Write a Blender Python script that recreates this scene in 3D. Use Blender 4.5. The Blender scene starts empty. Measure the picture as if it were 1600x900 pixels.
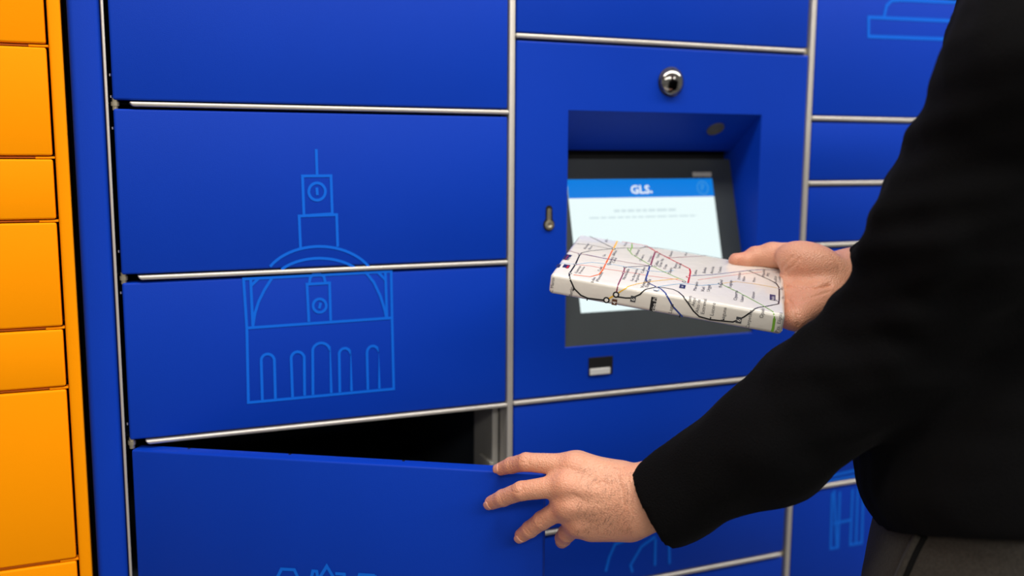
import bpy, bmesh, math, random
import numpy as np
from mathutils import Vector, Matrix

random.seed(4)
rng = np.random.default_rng(7)
scn = bpy.context.scene
COL = scn.collection

# ------------------------------------------------------------------ camera, world, lights, exposure
R_ = np.array([0.9205, -0.3907, 0.0065]); U_ = np.array([0.0492, 0.1326, 0.9899]); F_ = np.array([0.3876, 0.9109, -0.1413])
CAM = np.array([0.0, -1.10, 1.30]); FPX = 1528.75
cam_d = bpy.data.cameras.new('camera')
cam_d.sensor_width = 36.0
cam_d.lens = FPX * 36.0 / 1600.0
cam_d.clip_start = 0.05
cam_d.dof.use_dof = True
cam_d.dof.focus_distance = 0.98
cam_d.dof.aperture_fstop = 2.8
cam = bpy.data.objects.new('camera', cam_d)
COL.objects.link(cam)
M = Matrix((R_, U_, -F_)).transposed().to_4x4()
M.translation = Vector(CAM)
cam.matrix_world = M
scn.camera = cam

w = bpy.data.worlds.new('hall_light')
scn.world = w
w.use_nodes = True
w.node_tree.nodes['Background'].inputs[0].default_value = (1.0, 0.97, 0.93, 1)
w.node_tree.nodes['Background'].inputs[1].default_value = 0.27


def area(name, loc, sx, sy, power, col=(1, 0.95, 0.88)):
    l = bpy.data.lights.new(name, 'AREA')
    l.shape = 'RECTANGLE'; l.size = sx; l.size_y = sy; l.energy = power; l.color = col
    o = bpy.data.objects.new(name, l); COL.objects.link(o); o.location = loc
    return o


area('ceiling_lamp', (1.35, -0.72, 2.62), 4.0, 0.30, 66)
area('ceiling_lamp', (0.3, -3.2, 2.62), 4.6, 0.8, 134)

scn.view_settings.view_transform = 'Standard'
scn.view_settings.look = 'None'
scn.view_settings.exposure = 0.06
scn.view_settings.gamma = 1.0
scn.view_settings.use_curve_mapping = False


# ------------------------------------------------------------------ survey helpers (picture position + distance -> metres)
def ray(px, py):
    return F_ + R_ * ((px - 800) / FPX) - U_ * ((py - 450) / FPX)


def at(px, py, dep):
    return CAM + ray(px, py) * dep


def on_plane(px, py, q, n):
    d = ray(px, py); q = np.array(q); n = np.array(n)
    return CAM + d * (((q - CAM) @ n) / (d @ n))


def on_wall(px, py, y=0.0):
    return on_plane(px, py, (0, y, 0), (0, 1, 0))


# ------------------------------------------------------------------ materials
def lin(r, g, b):
    f = lambda c: c / 12.92 if c <= 0.04045 else ((c + 0.055) / 1.055) ** 2.4
    return (f(r / 255), f(g / 255), f(b / 255), 1)


MATS = {}


def mat(name, col, rough=0.5, metal=0.0, spec=0.5, noise=0.0, nscale=40, bump=0.0, bscale=300, emit=0.0, sss=0.0, coat=0.0, sheen=0.0):
    m = bpy.data.materials.new(name); m.use_nodes = True
    nt = m.node_tree; b = nt.nodes['Principled BSDF']
    b.inputs['Base Color'].default_value = col
    b.inputs['Roughness'].default_value = rough
    b.inputs['Metallic'].default_value = metal
    b.inputs['Specular IOR Level'].default_value = spec
    b.inputs['Coat Weight'].default_value = coat
    b.inputs['Sheen Weight'].default_value = sheen
    tc = nt.nodes.new('ShaderNodeTexCoord')
    if noise:
        n = nt.nodes.new('ShaderNodeTexNoise'); n.inputs['Scale'].default_value = nscale; n.inputs['Detail'].default_value = 4
        nt.links.new(tc.outputs['Object'], n.inputs['Vector'])
        mr = nt.nodes.new('ShaderNodeMapRange'); mr.inputs['To Min'].default_value = 1 - noise; mr.inputs['To Max'].default_value = 1 + noise
        nt.links.new(n.outputs['Fac'], mr.inputs['Value'])
        mx = nt.nodes.new('ShaderNodeVectorMath'); mx.operation = 'SCALE'; mx.inputs[0].default_value = col[:3]
        nt.links.new(mr.outputs[0], mx.inputs['Scale'])
        nt.links.new(mx.outputs[0], b.inputs['Base Color'])
    if bump:
        n2 = nt.nodes.new('ShaderNodeTexNoise'); n2.inputs['Scale'].default_value = bscale; n2.inputs['Detail'].default_value = 3
        nt.links.new(tc.outputs['Object'], n2.inputs['Vector'])
        bp = nt.nodes.new('ShaderNodeBump'); bp.inputs['Strength'].default_value = bump; bp.inputs['Distance'].default_value = 0.001
        nt.links.new(n2.outputs['Fac'], bp.inputs['Height']); nt.links.new(bp.outputs[0], b.inputs['Normal'])
    if emit:
        b.inputs['Base Color'].default_value = (0.01, 0.01, 0.01, 1)
        b.inputs['Emission Color'].default_value = col; b.inputs['Emission Strength'].default_value = emit
    if sss:
        b.inputs['Subsurface Weight'].default_value = sss; b.inputs['Subsurface Radius'].default_value = (1, 0.35, 0.2); b.inputs['Subsurface Scale'].default_value = 0.006
    MATS[name] = m
    return m


BLUE = mat('blue_powder_coat', (0.0016, 0.039, 0.425, 1), 0.48, spec=0.12, noise=0.05, nscale=9, bump=0.12, bscale=900)
PRINT = mat('light_blue_print', (0.003, 0.13, 0.72, 1), 0.48, spec=0.12, noise=0.03)
ORANGE = mat('orange_powder_coat', (0.95, 0.305, 0.0001, 1), 0.5, spec=0.05, noise=0.03, nscale=8, bump=0.1, bscale=800)
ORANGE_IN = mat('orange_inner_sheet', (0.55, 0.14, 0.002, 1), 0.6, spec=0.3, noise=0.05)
STEEL = mat('brushed_steel', (0.60, 0.57, 0.52, 1), 0.40, metal=0.55, noise=0.06, nscale=60, bump=0.1, bscale=400)
ZINC = mat('zinc_sheet', (0.40, 0.39, 0.35, 1), 0.5, metal=0.4, noise=0.12, nscale=25)
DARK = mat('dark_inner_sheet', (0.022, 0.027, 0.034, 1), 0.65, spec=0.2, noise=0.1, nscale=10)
RUBBER = mat('black_rubber', (0.01, 0.01, 0.011, 1), 0.7, spec=0.2, noise=0.1)
BRASS = mat('zinc_plated_pin', (0.50, 0.45, 0.33, 1), 0.35, metal=0.9, noise=0.1)
CHROME = mat('chrome', (0.75, 0.74, 0.72, 1), 0.15, metal=1.0, noise=0.03)
BEZEL = mat('dark_grey_bezel', (0.040, 0.048, 0.052, 1), 0.55, spec=0.3, noise=0.06, bump=0.1)
LENS = mat('dark_lens_glass', (0.012, 0.012, 0.013, 1), 0.08, spec=0.8, noise=0.02)
SCREEN = mat('screen_white', (0.83, 0.97, 0.97, 1), 0.3, spec=0.2, noise=0, emit=0.97)
HEADER = mat('screen_header', lin(0, 124, 222), 0.3, spec=0.1, emit=0.97)
SCRTXT = mat('screen_text', lin(212, 230, 234), 0.3, spec=0.2, emit=0.93)
SCRLOGO = mat('screen_logo', lin(235, 245, 255), 0.3, spec=0.2, emit=0.95)
SCRRING = mat('screen_icon', lin(70, 160, 230), 0.3, spec=0.2, emit=0.85)
STICKER = mat('white_sticker', (0.55, 0.54, 0.46, 1), 0.5, noise=0.1)
PAPER = mat('glossy_white_paper', (0.80, 0.77, 0.70, 1), 0.24, spec=0.5, noise=0.03, nscale=30, bump=0.9, bscale=45, coat=0.4)
SWEATER = mat('black_knit', (0.0030, 0.0030, 0.0033, 1), 0.95, spec=0.04, noise=0.35, nscale=500, bump=0.9, bscale=650, sheen=0.012)
TROUSER = mat('grey_brown_wool', (0.038, 0.034, 0.029, 1), 0.9, spec=0.1, noise=0.5, nscale=420, bump=0.7, bscale=500, sheen=0.05)
SEAM = mat('dark_pocket_lining', (0.006, 0.006, 0.006, 1), 0.9, spec=0.05, noise=0.2)
HAIRM = mat('dark_brown_hair', (0.022, 0.012, 0.008, 1), 0.6, spec=0.3, noise=0.2)
NAIL = mat('fingernail', (0.74, 0.37, 0.26, 1), 0.32, spec=0.4, noise=0.05, sss=0.1)
LEATHER = mat('black_leather', (0.012, 0.011, 0.010, 1), 0.4, noise=0.1, bump=0.2)
FLOORM = mat('grey_tile_floor', (0.20, 0.195, 0.185, 1), 0.35, noise=0.1, nscale=6)
WALLM = mat('white_paint', (0.7, 0.69, 0.66, 1), 0.8, noise=0.03, bump=0.2, bscale=120)
EYE = mat('eye_white', (0.7, 0.68, 0.64, 1), 0.2, noise=0.02)


def skin_material():
    m = mat('skin', (0.52, 0.25, 0.145, 1), 0.42, spec=0.45, sss=0.12)
    nt = m.node_tree; b = nt.nodes['Principled BSDF']
    tc = nt.nodes.new('ShaderNodeTexCoord')
    n = nt.nodes.new('ShaderNodeTexNoise'); n.inputs['Scale'].default_value = 70; n.inputs['Detail'].default_value = 5
    nt.links.new(tc.outputs['Object'], n.inputs['Vector'])
    at_ = nt.nodes.new('ShaderNodeAttribute'); at_.attribute_name = 'blush'
    ad = nt.nodes.new('ShaderNodeMath'); ad.operation = 'MULTIPLY_ADD'; ad.inputs[1].default_value = 0.55; ad.inputs[2].default_value = -0.2
    nt.links.new(n.outputs['Fac'], ad.inputs[0])
    ad2 = nt.nodes.new('ShaderNodeMath'); ad2.operation = 'ADD'; ad2.use_clamp = True
    nt.links.new(ad.outputs[0], ad2.inputs[0]); nt.links.new(at_.outputs['Fac'], ad2.inputs[1])
    mx = nt.nodes.new('ShaderNodeMix'); mx.data_type = 'RGBA'
    mx.inputs['A'].default_value = (0.73, 0.365, 0.232, 1); mx.inputs['B'].default_value = (0.65, 0.255, 0.155, 1)
    nt.links.new(ad2.outputs[0], mx.inputs['Factor']); nt.links.new(mx.outputs['Result'], b.inputs['Base Color'])
    v = nt.nodes.new('ShaderNodeTexVoronoi'); v.inputs['Scale'].default_value = 620
    nt.links.new(tc.outputs['Object'], v.inputs['Vector'])
    n3 = nt.nodes.new('ShaderNodeTexNoise'); n3.inputs['Scale'].default_value = 230; n3.inputs['Detail'].default_value = 4
    nt.links.new(tc.outputs['Object'], n3.inputs['Vector'])
    s = nt.nodes.new('ShaderNodeMath'); s.operation = 'ADD'
    nt.links.new(v.outputs['Distance'], s.inputs[0]); nt.links.new(n3.outputs['Fac'], s.inputs[1])
    bp = nt.nodes.new('ShaderNodeBump'); bp.inputs['Strength'].default_value = 0.55; bp.inputs['Distance'].default_value = 0.0008
    nt.links.new(s.outputs[0], bp.inputs['Height']); nt.links.new(bp.outputs[0], b.inputs['Normal'])
    return m


SKIN = skin_material()


# ------------------------------------------------------------------ mesh helpers
def obj(name, bm, m, parent=None, smooth=False, loc=None):
    me = bpy.data.meshes.new(name); bm.to_mesh(me); bm.free()
    for mm in (m if isinstance(m, (list, tuple)) else [m]):
        me.materials.append(mm)
    if smooth:
        me.polygons.foreach_set('use_smooth', [True] * len(me.polygons))
    o = bpy.data.objects.new(name, me); COL.objects.link(o)
    if parent: o.parent = parent
    if loc is not None: o.location = loc
    return o


def thing(name, label, cat, loc=(0, 0, 0), group=None):
    o = bpy.data.objects.new(name, None); COL.objects.link(o); o.location = loc
    o.empty_display_size = 0.1
    o['label'] = label; o['category'] = cat
    if group: o['group'] = group
    return o


def box(bm, x0, x1, y0, y1, z0, z1, bev=0.0, seg=2, mi=0):
    r = bmesh.ops.create_cube(bm, size=1.0)
    vs = r['verts']
    for v in vs:
        v.co = Vector((x0 + (v.co.x + .5) * (x1 - x0), y0 + (v.co.y + .5) * (y1 - y0), z0 + (v.co.z + .5) * (z1 - z0)))
    fs = set(f for v in vs for f in v.link_faces)
    for f in fs: f.material_index = mi
    if bev:
        es = list(set(e for v in vs for e in v.link_edges))
        r2 = bmesh.ops.bevel(bm, geom=es, offset=bev, segments=seg, affect='EDGES', profile=0.5)
        for f in r2['faces']: f.material_index = mi
    return vs


def lathe(bm, prof, origin, axis, n=32):
    """prof: list of (radius, height along axis)"""
    ax = Vector(axis).normalized()
    a = ax.orthogonal().normalized(); b = ax.cross(a)
    rings = []
    for (r, h) in prof:
        if r < 1e-6:
            rings.append([bm.verts.new(Vector(origin) + ax * h)])
        else:
            rings.append([bm.verts.new(Vector(origin) + ax * h + (a * math.cos(t) + b * math.sin(t)) * r) for t in [2 * math.pi * k / n for k in range(n)]])
    for p, q in zip(rings, rings[1:]):
        for k in range(n):
            l = (k + 1) % n
            if len(p) == 1 and len(q) == 1: continue
            if len(p) == 1: bm.faces.new((p[0], q[k], q[l]))
            elif len(q) == 1: bm.faces.new((p[k], p[l], q[0]))
            else: bm.faces.new((p[k], p[l], q[l], q[k]))
    bmesh.ops.recalc_face_normals(bm, faces=bm.faces[:])


def ribbon2d(pts, wid, closed=False):
    """polyline -> list of quads (2d), with mitred joints"""
    P = [np.array(p, float) for p in pts]
    n = len(P); L = []; Rr = []
    for i in range(n):
        if closed: a, b = P[i - 1], P[(i + 1) % n]
        else: a, b = P[max(0, i - 1)], P[min(n - 1, i + 1)]
        d0 = P[i] - a; d1 = b - P[i]
        d0 = d0 / (np.linalg.norm(d0) + 1e-12) if np.linalg.norm(d0) > 1e-9 else d1 / (np.linalg.norm(d1) + 1e-12)
        d1 = d1 / (np.linalg.norm(d1) + 1e-12) if np.linalg.norm(d1) > 1e-9 else d0
        n0 = np.array([-d0[1], d0[0]]); n1 = np.array([-d1[1], d1[0]])
        m = n0 + n1; m = m / (np.linalg.norm(m) + 1e-12)
        k = 1 / max(0.5, m @ n0)
        L.append(P[i] + m * wid / 2 * k); Rr.append(P[i] - m * wid / 2 * k)
    q = []
    for i in range(n if closed else n - 1):
        j = (i + 1) % n
        q.append((L[i], L[j], Rr[j], Rr[i]))
    return q


def arc(cx, cy, rx, ry, a0, a1, n=14):
    return [(cx + rx * math.cos(math.radians(a0 + (a1 - a0) * k / n)), cy - ry * math.sin(math.radians(a0 + (a1 - a0) * k / n))) for k in range(n + 1)]


def wall_print(name, lines, parent, wid=0.0031, y=-0.0004, fn=None):
    """flat line drawing printed on a door: every polyline is given where it was surveyed on the door plane"""
    bm = bmesh.new()
    lay = 0
    for ln in lines:
        closed = False
        if isinstance(ln, tuple) and ln[0] == 'c': closed = True; ln = ln[1]
        P = []
        for p in ln:
            if fn: P.append(fn(p))
            else:
                W = on_wall(p[0], p[1]); P.append((W[0], W[2]))
        lay += 1
        for q in ribbon2d(P, wid, closed):
            vs = [bm.verts.new((c[0], y - 0.000006 * lay, c[1])) for c in q]
            f = bm.faces.new(vs)
            if f.normal.y > 0: f.normal_flip()
    for f in bm.faces:
        f.normal_update()
        if f.normal.y > 0: f.normal_flip()
    return obj(name, bm, PRINT, parent)


def text_mesh(s, size, bold=False):
    c = bpy.data.curves.new('txt', 'FONT'); c.body = s; c.size = size; c.resolution_u = 2
    c.align_x = 'LEFT'
    if bold: c.offset = size * 0.03
    o = bpy.data.objects.new('txt', c); COL.objects.link(o)
    dg = bpy.context.evaluated_depsgraph_get(); dg.update()
    me = bpy.data.meshes.new_from_object(o.evaluated_get(dg))
    V = [tuple(v.co) for v in me.vertices]; Fc = [tuple(p.vertices) for p in me.polygons]
    bpy.data.objects.remove(o); bpy.data.curves.remove(c); bpy.data.meshes.remove(me)
    return V, Fc


# ------------------------------------------------------------------ the setting
def struct(name, x0, x1, y0, y1, z0, z1, m):
    bm = bmesh.new(); box(bm, x0, x1, y0, y1, z0, z1)
    o = obj(name, bm, m); o['kind'] = 'structure'; return o


struct('floor', -4, 4, -5, 0.8, -0.1, 0.0, FLOORM)
struct('wall_back', -4, 4, 0.72, 0.8, 0.0, 2.7, WALLM)
struct('ceiling', -4, 4, -5, 0.8, 2.7, 2.8, WALLM)

# ------------------------------------------------------------------ parcel lockers
DEP = 0.55
V0, V1, V2, V3 = 0.0157, 0.4664, 0.9117, 1.359
ZT, ZB = 2.02, 0.06
DT = 0.020     # door thickness


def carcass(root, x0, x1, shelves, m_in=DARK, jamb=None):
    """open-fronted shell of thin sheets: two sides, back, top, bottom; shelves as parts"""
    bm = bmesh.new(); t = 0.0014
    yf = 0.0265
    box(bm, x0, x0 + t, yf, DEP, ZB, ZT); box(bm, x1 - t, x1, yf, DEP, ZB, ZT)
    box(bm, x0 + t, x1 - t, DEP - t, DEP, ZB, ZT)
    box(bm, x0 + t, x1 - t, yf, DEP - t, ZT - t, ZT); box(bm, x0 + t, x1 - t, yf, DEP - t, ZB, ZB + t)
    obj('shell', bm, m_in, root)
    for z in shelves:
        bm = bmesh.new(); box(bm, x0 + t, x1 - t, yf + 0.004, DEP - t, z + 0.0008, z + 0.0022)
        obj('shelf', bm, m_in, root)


def rail(root, xa, xb, z, h=0.0050, mitre=True):
    bm = bmesh.new()
    vs = box(bm, xa, xb, -0.0022, 0.024, z - h / 2, z + h / 2, 0.0021, 4)
    for v in bm.verts:
        if mitre and v.co.x < xa + 0.003: v.co.x += (z + h / 2 - v.co.z) * 0.7
    return obj('rail', bm, STEEL, root, True)


def hinge(root, x, z):
    bm = bmesh.new()
    lathe(bm, [(0, -0.0065), (0.0030, -0.0065), (0.0030, -0.0022), (0.0042, -0.0022), (0.0042, 0.0022), (0.0030, 0.0022), (0.0030, 0.0060), (0, 0.0060)], (x, 0.006, z), (0, 0, 1), 16)
    return obj('hinge_pin', bm, BRASS, root)


def door(root, x0, x1, z0, z1, m=BLUE, y=0.0, name='door', dt=DT):
    bm = bmesh.new()
    box(bm, x0, x1, y, y + dt, z0, z1, 0.0022, 3)
    return obj(name, bm, m, root, True)


def stile(root, x0, x1, name='stile', m=BLUE, y0=0.0):
    bm = bmesh.new(); box(bm, x0, x1, y0, DEP, ZB, ZT, 0.0025, 3)
    return obj(name, bm, m, root, True)


def mullion(root, xc, wid, name='mullion'):
    bm = bmesh.new(); box(bm, xc - wid / 2, xc + wid / 2, -0.0006, 0.026, ZB, ZT, 0.0012, 2)
    return obj(name, bm, STEEL, root, True)


def plinth(root, x0, x1, m=BLUE):
    bm = bmesh.new(); box(bm, x0, x1, 0.03, DEP, 0.0, ZB)
    obj('plinth', bm, m, root)
    bm = bmesh.new(); box(bm, x0, x1, 0.0, DEP, ZT, ZT + 0.03, 0.003)
    obj('top_cap', bm, m, root)


G = 0.0016   # clear gap above and below a rail
RH = 0.0025

# --- left column -----------------------------------------------------------
left = thing('parcel_locker', 'blue locker column with a domed building drawn on it and one door swung open', 'parcel locker', (0.23, 0.27, 0))
left_objs_origin = Vector((0.23, 0.27, 0))
zl = [0.2622, 0.4418, 0.6220, 0.8018, 0.9816, 1.1615, 1.3428, 1.5225, 1.7022, 1.8820]
carcass(left, V0 - 0.0015, V1 - 0.0005, zl)
bm = bmesh.new(); box(bm, -0.0172, V0 - 0.0022, 0.0, DEP, ZB, ZT, 0.0058, 4); obj('stile', bm, BLUE, left, True)
mullion(left, V0, 0.0030, 'edge_strip')
mullion(left, V1, 0.0076, 'mullion')
plinth(left, -0.0172, V1 + 0.0036)
DX0, DX1 = V0 + 0.0060, V1 - 0.0056
zs = [ZB] + zl + [ZT]
left_doors = {}
for a, b in zip(zs, zs[1:]):
    if abs(a - 0.8018) < 1e-6: continue
    left_doors[round(b, 4)] = door(left, DX0, DX1, a + RH + G, b - RH - G - 0.001)
for z in zl:
    rail(left, 0.0365, V1 - 0.0042, z)
    hinge(left, 0.0237, z)
for z in (1.372, 1.318, 1.190, 1.146, 1.003, 1.35):
    bm = bmesh.new(); lathe(bm, [(0, -0.0013), (0.0011, -0.0013), (0.0011, 0.0013), (0, 0.0013)], (0.0203, 0.005, z), (0, 0, 1), 8)
    obj('gap_rivet', bm, CHROME, left)
# zinc jamb inside the open compartment, with its lock keeper
bm = bmesh.new()
box(bm, V1 - 0.0125, V1 - 0.0040, 0.028, 0.094, 0.8055, 0.9785, 0.0006, 1)
jamb = obj('jamb', bm, ZINC, left)
kq0 = on_plane(754, 708, (V1 - 0.0125, 0, 0), (1, 0, 0)); kq1 = on_plane(772, 736, (V1 - 0.0125, 0, 0), (1, 0, 0))
bm = bmesh.new()
box(bm, V1 - 0.0180, V1 - 0.0126, kq1[1], kq0[1], kq1[2], kq0[2], 0.0008, 1)
obj('lock_keeper', bm, ZINC, jamb)

# open door, hinged on the left
TH = math.radians(32.0)
HX, HY = 0.021, 0.0
od_c, od_s = math.cos(TH), math.sin(TH)
bm = bmesh.new(); box(bm, 0.0015, 0.4500, 0.0, DT, 0.8018 + RH + G, 0.9750, 0.0022, 3)
open_door = obj('door', bm, BLUE, left, True)
open_door['label'] = 'door swung open'
open_door.location = (HX, HY, 0); open_door.rotation_euler = (0, 0, -TH)
for xx in (0.06, 0.175, 0.30, 0.405):
    bm = bmesh.new()
    lathe(bm, [(0, 0.0002), (0.0016, 0.0002), (0.0016, -0.0005), (0, -0.0005)], (xx, 0.016, 0.9751), (0, 0, 1), 10)
    obj('edge_rivet', bm, RUBBER, open_door)


def od_local(p):
    q = on_plane(p[0], p[1], (HX, HY, 0), (od_s, od_c, 0))
    d = q - np.array([HX, HY, 0])
    return (d[0] * od_c - d[1] * od_s, d[2])


wall_print('printed_drawing', [
    [(432, 905), (440, 889), (460, 890), (467, 905)], [(486, 905), (489, 892), (495, 892.5), (497, 905)],
    [(498, 905), (510.7, 884.5), (523, 905)], [(524, 896), (538, 897), (539, 905)], [(560, 905), (562, 897.5), (586, 899)],
    [(420, 930), (432, 905)], [(600, 930), (586, 899)]], open_door, 0.0034, fn=od_local)

d1 = left_doors[1.3428]; d2 = left_doors[1.1615]
wall_print('printed_drawing', [
    [(494, 233), (495.3, 274)],
    ('c', [(472.5, 275), (517, 274.6), (519, 334), (474.8, 337)]),
    ('c', arc(495.3, 299.3, 13, 13.5, 0, 345, 23)),
    [(494.8, 293), (495.8, 305)],
    [(469.5, 388), (467.3, 337.5), (525.8, 335.3), (527.5, 385.5)],
    arc(499, 452, 91, 67, 148, 32, 22),
    arc(499, 456, 80, 52.5, 138, 40, 20)], d1)
wall_print('printed_drawing', [
    ('c', [(380.5, 436), (385.6, 513), (388, 629), (615, 607.5), (612.5, 500), (611, 424)]),
    [(391.5, 436), (395, 511)], [(602, 426), (604.5, 497)],
    [(384.5, 512.5), (613, 496.5)],
    [(395, 510), (398, 490), (404, 471), (413, 453), (425, 434)],
    [(570, 424), (584, 441), (594, 462), (601, 484), (603.5, 497)],
    [(391.5, 447), (405, 434)], [(589, 424), (603, 438)],
    [(479.5, 444), (483, 444), (484.5, 434), (489, 429), (500, 428.5), (506, 432), (508, 441)],
    [(482.5, 503), (479.5, 444), (514.8, 442), (516.5, 501)],
    ('c', arc(499.3, 477.5, 10.3, 10.5, 0, 345, 20)), [(501, 473), (498.5, 482)],
    [(409.8, 625)] + [(408, 563)] + arc(418.2, 563, 10.2, 10, 165, 15, 8) + [(428.5, 561), (430.2, 623)],
    [(457, 620.5)] + [(454.7, 559)] + arc(465, 559.5, 10.2, 10, 165, 15, 8) + [(475.2, 557), (475.8, 618)],
    [(488.8, 617)] + [(488.4, 548)] + arc(502, 549, 13.8, 13.2, 165, 15, 10) + [(515.6, 545), (517.4, 614)],
    [(530.8, 613)] + [(529.8, 554)] + arc(538.8, 554, 9.2, 10, 165, 15, 8) + [(547.8, 551), (549, 611)],
    [(574.6, 609)] + [(573.2, 551)] + arc(582.6, 550.5, 9.2, 10, 165, 15, 8) + [(591.5, 547), (592.6, 607)],
], d2)

# --- middle column with the terminal --------------------------------------------
mid = thing('parcel_locker', 'blue locker column with the recessed touchscreen terminal', 'parcel locker', (0.69, 0.27, 0))
zm = [0.2622, 0.4418, 0.6220, 0.7141, 0.8047, 0.9827, 1.4333, 1.6130, 1.8820]
carcass(mid, V1 + 0.0040, V2 - 0.0005, [z for z in zm])
mullion(mid, V2, 0.0078)
plinth(mid, V1 + 0.0040, V2 + 0.0036)
MX0, MX1 = V1 + 0.0056, V2 - 0.0088
zs = [ZB] + zm + [ZT]
mid_doors = {}
for a, b in zip(zs, zs[1:]):
    if abs(a - 0.9827) < 1e-6: continue
    mid_doors[round(b, 4)] = door(mid, MX0, MX1, a + RH + G, b - RH - G - 0.001)
for z in zm:
    rail(mid, V1 + 0.0042, V2 - 0.0130 if abs(z - 0.9827) > 1e-4 else V2 - 0.0050, z, 0.0055, False)
    if abs(z - 0.9827) > 1e-4: hinge(mid, V2 - 0.0090, z)

wall_print('printed_drawing', [
    [(1003, 742), (1007, 728), (1014, 717), (1034, 702), (1053, 690), (1080, 685)],
    [(1020, 735), (1040, 712), (1060, 706)]], mid_doors[0.9827], 0.0040)
wall_print('printed_drawing', [
    [(946, 893), (952, 870), (961, 850), (985, 842), (1010, 838)],
    [(988, 894), (985, 883), (1002, 854), (1024, 838)],
    [(1023, 884), (1024, 842)], [(1046, 881), (1045, 840)]], mid_doors[0.8047], 0.0040)

# terminal panel: a frame round the opening
XL, XR, ZR0, ZR1 = 0.5424, 0.8318, 1.0490, 1.3463
PZ0, PZ1 = 0.9827 + RH + G, 1.4333 - RH - G - 0.001
bm = bmesh.new()
nx0, nx1 = MX0, MX1 + 0.003
# front face ring with rounded outer edge and plain opening
b = 0.0022


def ringverts(y, x0, x1, z0, z1):
    return [bm.verts.new(c) for c in ((x0, y, z0), (x1, y, z0), (x1, y, z1), (x0, y, z1))]


loops = [ringverts(DT, nx0, nx1, PZ0, PZ1), ringverts(b, nx0, nx1, PZ0, PZ1), ringverts(b * .3, nx0 + b * .3, nx1 - b * .3, PZ0 + b * .3, PZ1 - b * .3),
         ringverts(0, nx0 + b, nx1 - b, PZ0 + b, PZ1 - b), ringverts(0, XL - .0008, XR + .0008, ZR0 - .0008, ZR1 + .0008), ringverts(0.0008, XL, XR, ZR0, ZR1), ringverts(DT, XL, XR, ZR0, ZR1)]
for p, q in zip(loops, loops[1:]):
    for k in range(4):
        l = (k + 1) % 4; bm.faces.new((p[k], p[l], q[l], q[k]))
for k in range(4):
    l = (k + 1) % 4; bm.faces.new((loops[-1][k], loops[-1][l], loops[0][l], loops[0][k]))
bmesh.ops.recalc_face_normals(bm, faces=bm.faces[:])
panel = obj('terminal_panel', bm, BLUE, mid)
# recess hood: sloping roof and two cheeks, 1.5 mm sheet
YB, ZBK = 0.0665, 1.2985


def prism(bm, prof, xa, xb):
    A = [bm.verts.new((xa, y, z)) for y, z in prof]; B = [bm.verts.new((xb, y, z)) for y, z in prof]
    n = len(prof)
    bm.faces.new(A); bm.faces.new(B[::-1])
    for k in range(n):
        l = (k + 1) % n; bm.faces.new((A[k], B[k], B[l], A[l]))
    bmesh.ops.recalc_face_normals(bm, faces=bm.faces[:])


bm = bmesh.new()
prism(bm, [(0.002, ZR1 + .0001), (YB, ZBK), (YB, ZBK + 0.004), (0.002, ZR1 + 0.004)], XL, XR)
roof = obj('recess_roof', bm, BLUE, panel)
for nm, xa, xb in (('recess_cheek', XL - 0.0015, XL - .0001), ('recess_cheek', XR + .0001, XR + 0.0015)):
    bm = bmesh.new()
    prism(bm, [(0.002, ZR0), (0.002, ZR1), (YB, ZBK + .004), (0.085, ZBK), (0.085, 1.28), (0.02, ZR0)], xa, xb)
    obj(nm, bm, BLUE, panel)
bm = bmesh.new(); box(bm, XL, XR, 0.0001, 0.012, ZR0 - 0.0030, ZR0 - 0.0001, 0.0005, 1)
obj('recess_sill', bm, BLUE, panel)
# dark slot between roof and bezel
bm = bmesh.new(); box(bm, XL, XR, 0.082, 0.084, 1.270, ZBK + 0.003)
obj('recess_back', bm, RUBBER, panel)
# scanner ring under the roof
rc = np.array([0.7765, 0.0268, 1.3267]); rn = Vector((0, -0.59, -0.81)).normalized()
rc = np.array([0.7765, 0.0265, 1.3463 - (0.0265 - 0.002) * (ZR1 - ZBK) / (YB - 0.002)])
sl = Vector((0, -(ZR1 - ZBK), -(YB - 0.002))).normalized()
bm = bmesh.new()
lathe(bm, [(0.0122, 0.0), (0.0122, 0.0016), (0.0092, 0.0016), (0.0092, 0.0006), (0, 0.0006)], rc, sl, 28)
obj('scanner_ring', bm, mat('scanner_plastic', (0.10, 0.09, 0.07, 1), 0.5, noise=0.1), roof)

# bezel: plate on the sloping back, screen set in it
BS = 0.2819
by = lambda z: 0.002 + (z - 1.049) * BS
bm = bmesh.new()
prism(bm, [(by(ZR0), ZR0), (by(1.2865), 1.2865), (by(1.2865) + 0.006, 1.2865), (by(ZR0) + 0.006, ZR0)], XL + .0003, XR - .0003)
bezel = obj('bezel', bm, BEZEL, mid)
bn = Vector((0, -1, BS)).normalized()


def bez_pt(x, z, off):
    return Vector((x, by(z), z)) + bn * off


def bez_quad(bm, x0, x1, z0, z1, off, th=0.0004, mi=0):
    vs = [bm.verts.new(bez_pt(x, z, off)) for x, z in ((x0, z0), (x1, z0), (x1, z1), (x0, z1))] + [bm.verts.new(bez_pt(x, z, off - th)) for x, z in ((x0, z0), (x1, z0), (x1, z1), (x0, z1))]
    for f in ((0, 1, 2, 3), (7, 6, 5, 4), (0, 4, 5, 1), (1, 5, 6, 2), (2, 6, 7, 3), (3, 7, 4, 0)):
        ff = bm.faces.new([vs[k] for k in f]); ff.material_index = mi


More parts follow.
